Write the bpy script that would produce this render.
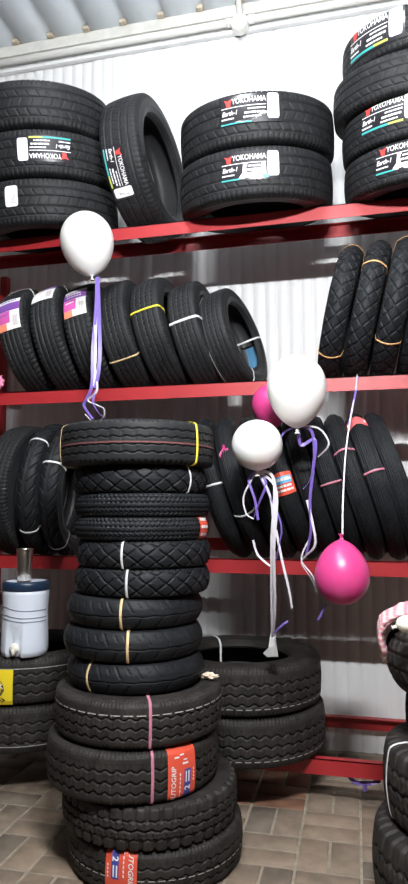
import bpy, bmesh, math, random
import numpy as np
from mathutils import Matrix, Vector
random.seed(7)
S = bpy.context.scene
for o in list(bpy.data.objects): bpy.data.objects.remove(o)
COL = S.collection
PI = math.pi

# ------------------------------------------------------------------ camera, world, exposure
EYE = 1.2
YAW, PITCH, FPX = math.radians(13.283), math.radians(6.054), 641.1
cam = bpy.data.cameras.new('camera'); camo = bpy.data.objects.new('camera', cam); COL.objects.link(camo)
camo.location = (0, 0, EYE); camo.rotation_euler = (PI/2 + PITCH, 0, YAW)
cam.sensor_fit = 'VERTICAL'; cam.sensor_height = 36.0; cam.lens = FPX / 884 * 36.0
cam.clip_start = 0.05; cam.clip_end = 100
S.camera = camo
W = bpy.data.worlds.new('World'); S.world = W; W.use_nodes = True
bg = W.node_tree.nodes['Background']; bg.inputs[0].default_value = (1.0, 0.74, 0.62, 1); bg.inputs[1].default_value = 0.024
S.view_settings.view_transform = 'Standard'; S.view_settings.look = 'None'
S.view_settings.gamma = 1.0; S.view_settings.use_curve_mapping = False
S.view_settings.exposure = 0.0
TUBE_STRENGTH = 1900.0; ROOF_TUBE_STRENGTH = 880.0
LAMP_POS = (0.0, 0.62, EYE + 1.41)      # lamp above the customer, in front of the rack
ROOF_LAMP_POS = (-0.65, 0.95, EYE + 2.72)   # second lamp of the same kind close under the roof

# ------------------------------------------------------------------ materials
def mat(name, col, rough=0.5, metal=0.0, spec=0.5, noise=0.0, nscale=40.0, bump=0.0, bscale=200.0, coat=0.0, emis=None, estr=0.0, col2=None, trans=0.0, sss=0.0):
    m = bpy.data.materials.new(name); m.use_nodes = True
    nt = m.node_tree; b = nt.nodes['Principled BSDF']
    b.inputs['Base Color'].default_value = (*col, 1); b.inputs['Roughness'].default_value = rough
    b.inputs['Metallic'].default_value = metal; b.inputs['Specular IOR Level'].default_value = spec
    b.inputs['Coat Weight'].default_value = coat
    if trans: b.inputs['Transmission Weight'].default_value = trans
    if sss:
        b.inputs['Subsurface Weight'].default_value = sss; b.inputs['Subsurface Scale'].default_value = 0.02
    if emis:
        b.inputs['Emission Color'].default_value = (*emis, 1); b.inputs['Emission Strength'].default_value = estr
    tc = nt.nodes.new('ShaderNodeTexCoord')
    if noise or col2:
        n = nt.nodes.new('ShaderNodeTexNoise'); n.inputs['Scale'].default_value = nscale; n.inputs['Detail'].default_value = 5
        nt.links.new(tc.outputs['Object'], n.inputs['Vector'])
        mx = nt.nodes.new('ShaderNodeMix'); mx.data_type = 'RGBA'
        c2 = col2 if col2 else tuple(min(1, c*(1+noise)) for c in col)
        mx.inputs[6].default_value = (*col, 1); mx.inputs[7].default_value = (*c2, 1)
        rp = nt.nodes.new('ShaderNodeMapRange'); rp.inputs[1].default_value = 0.35; rp.inputs[2].default_value = 0.65
        nt.links.new(n.outputs['Fac'], rp.inputs[0]); nt.links.new(rp.outputs[0], mx.inputs[0])
        nt.links.new(mx.outputs[2], b.inputs['Base Color'])
    if bump:
        n2 = nt.nodes.new('ShaderNodeTexNoise'); n2.inputs['Scale'].default_value = bscale; n2.inputs['Detail'].default_value = 3
        nt.links.new(tc.outputs['Object'], n2.inputs['Vector'])
        bp = nt.nodes.new('ShaderNodeBump'); bp.inputs['Strength'].default_value = bump; bp.inputs['Distance'].default_value = 0.004
        nt.links.new(n2.outputs['Fac'], bp.inputs['Height']); nt.links.new(bp.outputs['Normal'], b.inputs['Normal'])
    return m

M = {}
M['rubber'] = mat('rubber', (0.013, 0.0135, 0.0145), 0.56, spec=0.21, noise=0.5, nscale=12, bump=0.15, bscale=300)
M['rubber_side'] = mat('rubber_side', (0.012, 0.0125, 0.0135), 0.52, spec=0.26, noise=0.4, nscale=14)
M['rubber_in'] = mat('rubber_in', (0.012, 0.012, 0.0135), 0.55)
M['rubber_moto'] = mat('rubber_moto', (0.0095, 0.0105, 0.012), 0.55, spec=0.18, noise=0.5, nscale=16, bump=0.1, bscale=300)
M['rubber_dusty'] = mat('rubber_dusty', (0.015, 0.0135, 0.0125), 0.62, spec=0.32, col2=(0.029, 0.025, 0.022), nscale=22, bump=0.3, bscale=160)
M['red'] = mat('red_paint', (0.36, 0.021, 0.025), 0.45, noise=0.12, nscale=9, bump=0.08, bscale=60)
M['wall'] = mat('wall_sheet', (0.76, 0.765, 0.765), 0.42, noise=0.04, nscale=3)
M['ceil'] = mat('roof_sheet', (0.74, 0.79, 0.84), 0.5, col2=(0.66, 0.71, 0.76), nscale=4)
M['trim'] = mat('cream_paint', (0.72, 0.71, 0.66), 0.55, noise=-0.15, nscale=14)
M['pvc'] = mat('white_pvc', (0.80, 0.79, 0.75), 0.4)
M['foam'] = mat('foam', (0.62, 0.54, 0.42), 0.9, noise=-0.2)
M['balloon_white'] = mat('balloon_white', (0.84, 0.83, 0.81), 0.32, sss=0.15)
M['balloon_pink'] = mat('balloon_pink', (0.62, 0.055, 0.23), 0.34, sss=0.1)
M['rib_white'] = mat('ribbon_white', (0.58, 0.56, 0.60), 0.4)
M['rib_purple'] = mat('ribbon_purple', (0.17, 0.11, 0.42), 0.4)
M['strap_white'] = mat('strap_white', (0.72, 0.72, 0.72), 0.5)
M['strap_orange'] = mat('strap_orange', (0.72, 0.40, 0.17), 0.5)
M['strap_yellow'] = mat('strap_yellow', (0.82, 0.70, 0.05), 0.5)
M['strap_tan'] = mat('strap_tan', (0.72, 0.52, 0.28), 0.5)
M['strap_pink'] = mat('strap_pink', (0.55, 0.21, 0.28), 0.5)
M['film'] = mat('label_film', (0.016, 0.015, 0.020), 0.30)
M['print_white'] = mat('print_white', (0.85, 0.85, 0.85), 0.5)
M['print_red'] = mat('print_red', (0.75, 0.05, 0.04), 0.5)
M['print_teal'] = mat('print_teal', (0.05, 0.40, 0.38), 0.5)
M['print_yellowgreen'] = mat('print_yellowgreen', (0.50, 0.55, 0.10), 0.5)
M['print_blue'] = mat('print_blue', (0.05, 0.07, 0.33), 0.5)
M['print_lightblue'] = mat('print_lightblue', (0.10, 0.45, 0.75), 0.5)
M['print_inner'] = mat('print_inner', (0.05, 0.16, 0.28), 0.5)
M['print_grey'] = mat('print_grey', (0.42, 0.36, 0.36), 0.6)
M['print_black'] = mat('print_black', (0.03, 0.025, 0.02), 0.6)
M['paper_white'] = mat('paper_white', (0.82, 0.82, 0.82), 0.5)
M['paper_red'] = mat('paper_red', (0.78, 0.10, 0.055), 0.42)
M['paper_pinkred'] = mat('paper_pinkred', (0.80, 0.16, 0.17), 0.38)
M['paper_purple'] = mat('paper_purple', (0.22, 0.07, 0.36), 0.4)
M['paper_magenta'] = mat('paper_magenta', (0.62, 0.10, 0.38), 0.4)
M['paper_orange'] = mat('paper_orange', (0.85, 0.28, 0.16), 0.4)
M['paper_yellow'] = mat('paper_yellow', (0.86, 0.66, 0.02), 0.5)
M['shield'] = mat('shield_brown', (0.10, 0.075, 0.04), 0.5)
M['line_pale'] = mat('line_pale', (0.40, 0.39, 0.36), 0.7)
M['line_red'] = mat('line_red', (0.13, 0.045, 0.045), 0.7)
M['jug'] = mat('jug_plastic', (0.70, 0.75, 0.84), 0.38)
M['navy'] = mat('navy_plastic', (0.012, 0.028, 0.06), 0.35)
M['tap'] = mat('tap_plastic', (0.80, 0.78, 0.68), 0.35)
M['groove'] = mat('groove_grey', (0.20, 0.22, 0.28), 0.5)
M['steel'] = mat('brushed_steel', (0.62, 0.58, 0.54), 0.28, metal=1.0)
M['rag'] = mat('rag', (0.55, 0.50, 0.50), 0.8)
M['scrap'] = mat('scrap', (0.75, 0.62, 0.48), 0.8)
M['pinkplastic'] = mat('pink_plastic', (0.75, 0.25, 0.40), 0.25)
M['lampbody'] = mat('lamp_body', (0.8, 0.8, 0.8), 0.4)
M['tube'] = mat('lamp_tube', (1, 1, 1), 0.4, emis=(0.97, 0.985, 1.0), estr=TUBE_STRENGTH)
M['roof_tube'] = mat('roof_lamp_tube', (1, 1, 1), 0.4, emis=(0.95, 0.98, 1.0), estr=ROOF_TUBE_STRENGTH)
# pink and white striped knit
m = mat('knit', (0.80, 0.42, 0.45), 0.9); M['knit'] = m
nt = m.node_tree; wv = nt.nodes.new('ShaderNodeTexWave'); wv.inputs['Scale'].default_value = 26; wv.inputs['Distortion'].default_value = 0.6
tcn = nt.nodes.new('ShaderNodeUVMap'); mxn = nt.nodes.new('ShaderNodeMix'); mxn.data_type = 'RGBA'
mxn.inputs[6].default_value = (0.66, 0.22, 0.28, 1); mxn.inputs[7].default_value = (0.86, 0.68, 0.66, 1)
wv.inputs['Scale'].default_value = 0.62
nt.links.new(tcn.outputs['UV'], wv.inputs['Vector']); nt.links.new(wv.outputs['Fac'], mxn.inputs[0]); nt.links.new(mxn.outputs[2], nt.nodes['Principled BSDF'].inputs['Base Color'])
# pavers: a colour of its own for every brick
def paver_mat(name, c):
    m = bpy.data.materials.new(name); m.use_nodes = True; nt = m.node_tree; b = nt.nodes['Principled BSDF']
    g = nt.nodes.new('ShaderNodeNewGeometry'); r = nt.nodes.new('ShaderNodeValToRGB')
    els = r.color_ramp.elements; els[0].position = 0; els[0].color = (*c[0], 1); els[1].position = 1; els[1].color = (*c[-1], 1)
    for i, cc in enumerate(c[1:-1]):
        e = els.new((i+1)/(len(c)-1)); e.color = (*cc, 1)
    nt.links.new(g.outputs['Random Per Island'], r.inputs[0])
    tc = nt.nodes.new('ShaderNodeTexCoord'); n = nt.nodes.new('ShaderNodeTexNoise'); n.inputs['Scale'].default_value = 14; n.inputs['Detail'].default_value = 6
    nt.links.new(tc.outputs['Object'], n.inputs['Vector'])
    mr = nt.nodes.new('ShaderNodeMapRange'); mr.inputs[1].default_value = .3; mr.inputs[2].default_value = .7; mr.inputs[3].default_value = .72; mr.inputs[4].default_value = 1.15
    nt.links.new(n.outputs['Fac'], mr.inputs[0])
    mx = nt.nodes.new('ShaderNodeMix'); mx.data_type = 'RGBA'; mx.blend_type = 'MULTIPLY'; mx.inputs[0].default_value = 1
    nt.links.new(r.outputs[0], mx.inputs[6]); nt.links.new(mr.outputs[0], mx.inputs[7]); nt.links.new(mx.outputs[2], b.inputs['Base Color'])
    n2 = nt.nodes.new('ShaderNodeTexNoise'); n2.inputs['Scale'].default_value = 180; nt.links.new(tc.outputs['Object'], n2.inputs['Vector'])
    bp = nt.nodes.new('ShaderNodeBump'); bp.inputs['Strength'].default_value = .35; bp.inputs['Distance'].default_value = .004
    nt.links.new(n2.outputs['Fac'], bp.inputs['Height']); nt.links.new(bp.outputs['Normal'], b.inputs['Normal'])
    b.inputs['Roughness'].default_value = .75
    return m
M['paver'] = paver_mat('paver_tan', [(0.245, 0.183, 0.132), (0.205, 0.158, 0.118), (0.27, 0.20, 0.145), (0.16, 0.13, 0.102), (0.25, 0.18, 0.127)])
M['paver_red'] = paver_mat('paver_red', [(0.26, 0.12, 0.07), (0.20, 0.10, 0.06), (0.30, 0.14, 0.085)])
M['sand'] = mat('joint_sand', (0.32, 0.275, 0.21), 0.95, noise=-0.3, nscale=30)

# ------------------------------------------------------------------ helpers
_cy, _sy, _cp, _sp = math.cos(YAW), math.sin(YAW), math.cos(PITCH), math.sin(PITCH)
RT = Vector((_cy, _sy, 0)); FW = Vector((-_sy*_cp, _cy*_cp, _sp)); UP = RT.cross(FW)
def at(px, py, Y):
    """the point of the room at depth Y that the photograph shows at px, py"""
    d = RT*((px-204)/FPX) + UP*((442-py)/FPX) + FW
    d = d*(Y/d.y); return Vector((d.x, d.y, d.z+EYE))

def npmesh(name, V, F, material, smooth=False, uv=None):
    V = np.asarray(V, dtype=np.float32); F = np.asarray(F, dtype=np.int32)
    me = bpy.data.meshes.new(name); k = F.shape[1]
    me.vertices.add(len(V)); me.vertices.foreach_set('co', V.ravel())
    me.loops.add(F.size); me.loops.foreach_set('vertex_index', F.ravel())
    me.polygons.add(len(F)); me.polygons.foreach_set('loop_start', np.arange(0, F.size, k, dtype=np.int32))
    if smooth: me.polygons.foreach_set('use_smooth', np.ones(len(F), dtype=bool))
    me.update(calc_edges=True); me.validate()
    if material: me.materials.append(material)
    return me
def pymesh(name, V, F, material, smooth=False):
    me = bpy.data.meshes.new(name); me.from_pydata([tuple(v) for v in V], [], F); me.update()
    if smooth:
        for p in me.polygons: p.use_smooth = True
    if material: me.materials.append(material)
    return me
def link(name, me, parent=None, label=None):
    o = bpy.data.objects.new(name, me); COL.objects.link(o)
    if parent: o.parent = parent
    if label: o['label'] = label
    return o
def bmobj(name, bm, material, parent=None, smooth=False, label=None):
    me = bpy.data.meshes.new(name); bmesh.ops.recalc_face_normals(bm, faces=bm.faces); bm.to_mesh(me); bm.free()
    if smooth:
        for p in me.polygons: p.use_smooth = True
    me.materials.append(material); return link(name, me, parent, label)
def tag(o, label, cat, group=None):
    o['label'] = label; o['category'] = cat
    if group: o['group'] = group
    return o
def empty(name, mw, label, cat, group=None):
    o = bpy.data.objects.new(name, None); COL.objects.link(o); o.empty_display_size = .05; o.matrix_world = mw
    return tag(o, label, cat, group)
def struct(o): o['kind'] = 'structure'; return o
def add_box(bm, c, s, bev=0.0):
    r = bmesh.ops.create_cube(bm, size=1); vs = r['verts']
    bmesh.ops.scale(bm, vec=s, verts=vs); bmesh.ops.translate(bm, vec=c, verts=vs)
    if bev:
        es = list({e for v in vs for e in v.link_edges}); bmesh.ops.bevel(bm, geom=es, offset=bev, segments=2, affect='EDGES', profile=.5)
def add_tube(bm, pts, r, n=10, caps=True):
    pts = [Vector(p) for p in pts]; rings = []
    a = None
    for i, p in enumerate(pts):
        d = (pts[min(i+1, len(pts)-1)] - pts[max(i-1, 0)]).normalized()
        if a is None:
            a = d.orthogonal().normalized()
        a = (a - d*a.dot(d)).normalized(); b = d.cross(a)
        rr = r[i] if isinstance(r, (list, tuple)) else r
        rings.append([bm.verts.new(p + (a*math.cos(2*PI*k/n) + b*math.sin(2*PI*k/n))*rr) for k in range(n)])
    for A, B in zip(rings, rings[1:]):
        for k in range(n): bm.faces.new((A[k], A[(k+1) % n], B[(k+1) % n], B[k]))
    if caps: bm.faces.new(rings[0][::-1]); bm.faces.new(rings[-1])
def lathe(name, prof, material, parent=None, n=48, close=False, label=None):
    P = np.array(prof, float); k = len(P); th = np.linspace(0, 2*PI, n, endpoint=False)
    V = np.stack([np.outer(np.cos(th), P[:, 0]), np.outer(np.sin(th), P[:, 0]), np.outer(np.ones(n), P[:, 1])], -1).reshape(-1, 3)
    F = []
    for i in range(n):
        j = (i+1) % n
        for q in range(k-1): F.append((i*k+q, j*k+q, j*k+q+1, i*k+q+1))
    return link(name, npmesh(name, V, F, material, True), parent, label)
def ribbon_mesh(name, pts, w, material, twist=0.0, face=(0, -1, 0), taper=False, sub=8, thick=.0006, tw0=0.0):
    P = [Vector(p) for p in pts]; C = []
    for i in range(len(P)-1):
        p0, p1, p2, p3 = P[max(i-1, 0)], P[i], P[i+1], P[min(i+2, len(P)-1)]
        for k in range(sub):
            t = k/sub
            C.append(.5*((2*p1)+(p2-p0)*t+(2*p0-5*p1+4*p2-p3)*t*t+(3*p1-p0-3*p2+p3)*t**3))
    C.append(P[-1]); n = len(C); V = []; F = []; f = Vector(face).normalized()
    for i, c in enumerate(C):
        d = (C[min(i+1, n-1)]-C[max(i-1, 0)]).normalized()
        side = d.cross(f)
        side = side.normalized() if side.length > .05 else Vector((1, 0, 0))
        nn = side.cross(d).normalized()
        a = tw0 + twist*i/n; s2 = side*math.cos(a)+nn*math.sin(a); n2 = nn*math.cos(a)-side*math.sin(a)
        ww = w*(1-.6*i/n if taper else 1)/2
        V += [c+s2*ww+n2*thick, c-s2*ww+n2*thick, c-s2*ww-n2*thick, c+s2*ww-n2*thick]
    for i in range(n-1):
        for k in range(4): F.append((4*i+k, 4*i+(k+1) % 4, 4*i+4+(k+1) % 4, 4*i+4+k))
    F += [(3, 2, 1, 0), (4*n-4, 4*n-3, 4*n-2, 4*n-1)]
    return pymesh(name, V, F, material)

# ------------------------------------------------------------------ the setting
WALL_Y = 3.45; CEIL_Z = EYE + 2.93
# corrugated back wall: two sheets that lap at a seam
def corrugated(x0, x1, y, pitch, amp, z0, z1):
    n = int((x1-x0)/pitch*12); xs = np.linspace(x0, x1, n+1)
    ys = y - amp*np.abs(np.sin(PI*xs/pitch))**.7
    V = np.concatenate([np.stack([xs, ys, np.full_like(xs, z0)], 1), np.stack([xs, ys, np.full_like(xs, z1)], 1),
                        np.stack([xs, ys+.02, np.full_like(xs, z0)], 1), np.stack([xs, ys+.02, np.full_like(xs, z1)], 1)])
    i = np.arange(n); m_ = n+1
    F = np.concatenate([np.stack([i, i+1, i+1+m_, i+m_], 1), np.stack([i+2*m_+1, i+2*m_, i+3*m_, i+3*m_+1], 1)])
    return V, F
V1, F1 = corrugated(-4.2, -1.52, WALL_Y+.006, .0665, .0085, -.02, CEIL_Z)
V2, F2 = corrugated(-1.53, 3.0, WALL_Y, .0665, .0085, -.02, CEIL_Z)
struct(link('wall_back', npmesh('wall_back', np.concatenate([V1, V2]), np.concatenate([F1, F2+len(V1)]), M['wall'], False)))
# paved floor in basket weave
def build_floor():
    V = []; F = []; MI = []; sq = .218; g = .008
    def brick(x0, y0, x1, y1, z):
        b = .006; k = len(V)
        V.extend([(x0, y0, z-.012), (x1, y0, z-.012), (x1, y1, z-.012), (x0, y1, z-.012),
                  (x0+.001, y0+.001, z-.005), (x1-.001, y0+.001, z-.005), (x1-.001, y1-.001, z-.005), (x0+.001, y1-.001, z-.005),
                  (x0+b, y0+b, z), (x1-b, y0+b, z), (x1-b, y1-b, z), (x0+b, y1-b, z)])
        for r in (0, 4):
            for q in range(4): F.append((k+r+q, k+r+(q+1) % 4, k+r+4+(q+1) % 4, k+r+4+q))
        F.append((k+8, k+9, k+10, k+11))
        cx, cy = (x0+x1)/2, (y0+y1)/2
        MI.extend([1 if (-.72 < cx < -.28 and 2.72 < cy < 3.1) else 0]*9)
    ox, oy = -.012, .344
    for i in range(-20, 15):
        for j in range(0, 15):
            x = ox+i*sq; y = oy+j*sq
            if y+sq > WALL_Y+.03: continue
            def dz(): return random.uniform(-.0025, .0)
            if (i+j) % 2 == 0:
                brick(x+g/2, y+g/2, x+sq/2-g/2, y+sq-g/2, dz()); brick(x+sq/2+g/2, y+g/2, x+sq-g/2, y+sq-g/2, dz())
            else:
                brick(x+g/2, y+g/2, x+sq-g/2, y+sq/2-g/2, dz()); brick(x+g/2, y+sq/2+g/2, x+sq-g/2, y+sq-g/2, dz())
    k = len(V); V.extend([(-4.5, .2, -.006), (3.3, .2, -.006), (3.3, WALL_Y+.05, -.006), (-4.5, WALL_Y+.05, -.006)])
    F.append((k, k+1, k+2, k+3)); MI.append(2)
    me = npmesh('floor', V, F, M['paver']); me.materials.append(M['paver_red']); me.materials.append(M['sand'])
    me.polygons.foreach_set('material_index', np.array(MI, dtype=np.int32)); me.update()
    struct(link('floor', me))
build_floor()
# ribbed roof sheet, ribs running away from the wall
def build_ceiling():
    rp = .2385; x = -4.3 + .02; prof = []
    off = -1.985
    i0 = int((-4.3-off)/rp)-1
    for i in range(i0, i0+34):
        c = off + i*rp   # dark edge of each rib on its right
        prof += [(c-.062, 0), (c-.048, .014), (c-.010, .014), (c-.005, 0)]
    prof = np.array(prof); n = len(prof); V = []; F = []
    for y in (-1.2, WALL_Y+.02):
        V += [(p[0], y, CEIL_Z+p[1]) for p in prof]
    for y in (-1.2, WALL_Y+.02):
        V += [(p[0], y, CEIL_Z+p[1]+.012) for p in prof]
    for i in range(n-1):
        F.append((i, i+n, i+n+1, i+1)); F.append((i+2*n, i+1+2*n, i+1+3*n, i+3*n))
    c = struct(link('ceiling', npmesh('ceiling', V, F, M['ceil'])))
    for i in range(-1, 8):
        cx = off + i*rp; bm = bmesh.new()
        add_box(bm, (cx-.030, 3.375, CEIL_Z+.001), (.040+.006*random.random(), .035, .024), .006)
        struct(bmobj('foam_closure', bm, M['foam'], c))
build_ceiling()
# cream timber plate and the conduit under it
bm = bmesh.new(); add_box(bm, (-.6, 3.42, EYE+2.893), (7.2, .05, .072), .004); struct(bmobj('trim_1', bm, M['trim']))
bm = bmesh.new(); add_box(bm, (-.6, 3.425, EYE+2.775), (7.2, .03, .022), .003); struct(bmobj('trim_2', bm, M['wall']))
cnd = empty('conduit', Matrix.Translation((-.585, 3.395, EYE+2.80)), 'white plastic conduit running along the top of the wall with a round junction box', 'conduit')
bm = bmesh.new(); add_tube(bm, [(-3.3, .0, .018), (2.9, .0, .018)], .021, 14); bmobj('pipe', bm, M['pvc'], cnd, True)
bm = bmesh.new(); add_tube(bm, [(0, -.012, 0), (-.0, -.03, .06), (0, -.07, .105), (0, -.3, .11), (0, -3.6, .11)], .016, 12); bmobj('pipe', bm, M['pvc'], cnd, True)
bm = bmesh.new()
r = bmesh.ops.create_cone(bm, cap_ends=True, segments=36, radius1=.050, radius2=.048, depth=.05); bmesh.ops.rotate(bm, verts=r['verts'], cent=(0, 0, 0), matrix=Matrix.Rotation(PI/2, 3, 'X'))
bmesh.ops.translate(bm, verts=r['verts'], vec=(0, -.018, -.018)); bmobj('junction_box', bm, M['pvc'], cnd)
for sx in (-.065, .065):
    bm = bmesh.new(); add_tube(bm, [(sx-.02, 0, .018), (sx+.02, 0, .018)], .025, 14); bmobj('coupling', bm, M['pvc'], cnd, True)

# ------------------------------------------------------------------ lamp
def tube_lamp(pos, label, glow):
    lp = empty('tube_lamp', Matrix.Translation(pos), label, 'lamp', 'tube lamps under the roof')
    bm = bmesh.new(); add_box(bm, (0, 0, .045), (.62, .06, .04), .006); bmobj('housing', bm, M['lampbody'], lp)
    bm = bmesh.new(); add_tube(bm, [(-.25, 0, 0), (.25, 0, 0)], .016, 12); bmobj('tube', bm, M[glow], lp)
    for sx in (-.27, .27):
        bm = bmesh.new(); add_box(bm, (sx, 0, .008), (.03, .04, .05), .004); bmobj('tube_holder', bm, M['lampbody'], lp)
        bm = bmesh.new(); add_tube(bm, [(sx, 0, .06), (sx, 0, CEIL_Z-pos[2])], .003, 6); bmobj('hanging_wire', bm, M['lampbody'], lp)
tube_lamp(LAMP_POS, 'white tube lamp hanging low on long wires in front of the rack', 'tube')
tube_lamp(ROOF_LAMP_POS, 'white tube lamp fixed close under the ribbed roof', 'roof_tube')

# ------------------------------------------------------------------ rack
T_DEP = .38; T_DZ = .075; T_ANG = math.atan2(T_DZ, T_DEP)
Z_B, Z_C, Z_D, Z_E = EYE+1.357, EYE+.574, EYE-.213, EYE-1.02
FRONT = 2.80
rack = empty('tyre_rack', Matrix.Translation((-.5, FRONT, 0)), 'red painted steel rack of angle iron beams holding the tyres along the wall', 'rack')
def beam(y, z, flange, x0=-2.08, x1=1.04):
    bm = bmesh.new()
    add_box(bm, ((x0+x1)/2+.5, y-FRONT+.002, z-.031), (x1-x0, .004, .062))
    add_box(bm, ((x0+x1)/2+.5, y-FRONT+flange/2, z-.002), (x1-x0, abs(flange), .004))
    bmobj('beam', bm, M['red'], rack)
for z in (Z_B, Z_C, Z_D):
    beam(FRONT, z, .032); beam(FRONT+T_DEP, z+T_DZ, -.032)
beam(FRONT, Z_E, .034); beam(3.40, Z_E, -.034)
def upright(x, y, h):
    bm = bmesh.new(); add_box(bm, (x+.5, y-FRONT, h/2), (.045, .045, h), .003); bmobj('upright', bm, M['red'], rack)
for x in (-2.045, 1.0):
    upright(x, FRONT+.058, Z_B-.01); upright(x, 3.40, Z_B+.05)
    for z in (Z_B-.10, Z_D-.30):
        bm = bmesh.new(); add_box(bm, (x+.5, .33, z), (.03, .52, .04), .002); bmobj('side_rail', bm, M['red'], rack)

# ------------------------------------------------------------------ tyres
def catmull(P, n):
    P = [np.array(p, float) for p in P]; out = []
    for i in range(len(P)-1):
        p0, p1, p2, p3 = P[max(i-1, 0)], P[i], P[i+1], P[min(i+2, len(P)-1)]
        for k in range(n):
            t = k/n; out.append(.5*((2*p1)+(p2-p0)*t+(2*p0-5*p1+4*p2-p3)*t*t+(3*p1-p0-3*p2+p3)*t**3))
    out.append(P[-1]); return np.array(out)
def tri(p): return 2*np.abs((p % 1)-.5)*2-1
def gv(x, w, soft=.35): return np.clip((w-np.abs(x))/(w*soft), 0, 1)      # groove of half width w around x=0
def per(x, w, soft=.35):                                                   # periodic groove, period 1
    f = (x+.5) % 1-.5; return gv(f, w, soft)
def band(v, a, b): return ((v > a) & (v < b)).astype(float)
def p_touring(p, v):
    d = np.zeros_like(p+v)
    for c in (-.50, -.20, .14, .44): d = np.maximum(d, gv(v-c, .029))
    d = np.maximum(d, .7*per(p*.5+1.6*v, .06)*(band(v, -.46, -.24)+band(v, .18, .40)))
    d = np.maximum(d, .5*per(p*.5-1.2*v, .05)*band(v, -.16, .10))
    return np.maximum(d, .55*per(p, .10)*(np.abs(v) > .58))
def p_passenger(p, v):
    d = np.zeros_like(p+v)
    for c in (-.42, -.14, .14, .42): d = np.maximum(d, gv(v-c, .038))
    d = np.maximum(d, .5*per(p+.8*v, .09)*(np.abs(v) < .38))
    return np.maximum(d, .9*per(p+.5*np.abs(v), .11)*(np.abs(v) > .48))
def p_zigzag(p, v):
    d = np.zeros_like(p+v); z = .035*tri(p)
    for c in (-.44, -.14, .14, .44): d = np.maximum(d, gv(v-c-z, .026))
    d = np.maximum(d, .35*per(p+.25, .05)*(np.abs(v) < .36))
    return np.maximum(d, .6*per(p*2, .16)*(np.abs(v) > .70))
def p_truck(p, v):
    d = np.zeros_like(p+v); z = .042*np.clip(tri(p)*1.5, -1, 1)
    for c in (-.42, -.08, .26): d = np.maximum(d, gv(v-c-z, .030))
    d = np.maximum(d, .3*per(p*2, .06)*(np.abs(v) < .5))
    return np.maximum(d, .45*per(p*3, .16)*(np.abs(v) > .66))
def p_scale(p, v):
    a = np.abs(v); q = p*.5
    d = np.maximum(per(q+1.15*v+.03*np.sin(9*v), .085), per(q-1.15*v, .085)*((np.floor(q+1.15*v) % 2) > .5))
    d = np.maximum(d, per(q-1.15*v, .07)); d = d*(a < .78)
    return np.maximum(d, np.maximum(gv(a-.80, .025), per(p*1.5, .14)*(a > .82)))
def p_sport(p, v):
    q = p*.5
    d = per(q+.55*v, .035)*band(v, .10, .72)+per(q-.55*v+.5, .035)*band(v, -.80, -.20)
    d = np.maximum(d, .8*per(q+.55*v+.45, .03)*band(v, .30, .60))
    return np.maximum(d, gv(v+.10-.03*tri(q), .022))
def p_ribs(p, v):
    d = np.zeros_like(p+v)
    for c in (-.62, -.44, -.26, -.09, .09, .26, .44, .62): d = np.maximum(d, gv(v-c-.012*tri(p), .026))
    return d
def p_knob(p, v):
    d = np.zeros_like(p+v)
    for c in (-.55, -.2, .2, .55): d = np.maximum(d, gv(v-c-.07*tri(p+c*.7), .055))
    return np.maximum(d, np.maximum(per(p, .16)*band(np.abs(v), .1, .5), per(p+.5, .14)*(np.abs(v) > .62)))
def p_lug(p, v):
    a = np.abs(v); d = per(p+.25*np.sign(v), .17)*(a > .30)
    d = np.maximum(d, gv(v-.05*tri(p), .05)); d = np.maximum(d, .8*gv(a-.34-.04*tri(p*2), .035))
    return np.maximum(d, .5*per(p*2+.7*v, .1)*(a < .3))
def p_lattice(p, v):
    a = np.abs(v); d = per(p+.5*(np.floor((v+1)*3.5) % 2), .17)*(((v+1)*3.5) % 1 > .35)
    return np.maximum(d, .5*per((v+1)*3.5, .10))
def p_direct(p, v):
    a = np.abs(v); d = np.maximum(gv(v-.07, .028), gv(v+.07, .028))
    return np.maximum(d, .9*per(p*.5+1.1*a, .10)*(a > .14))
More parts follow.
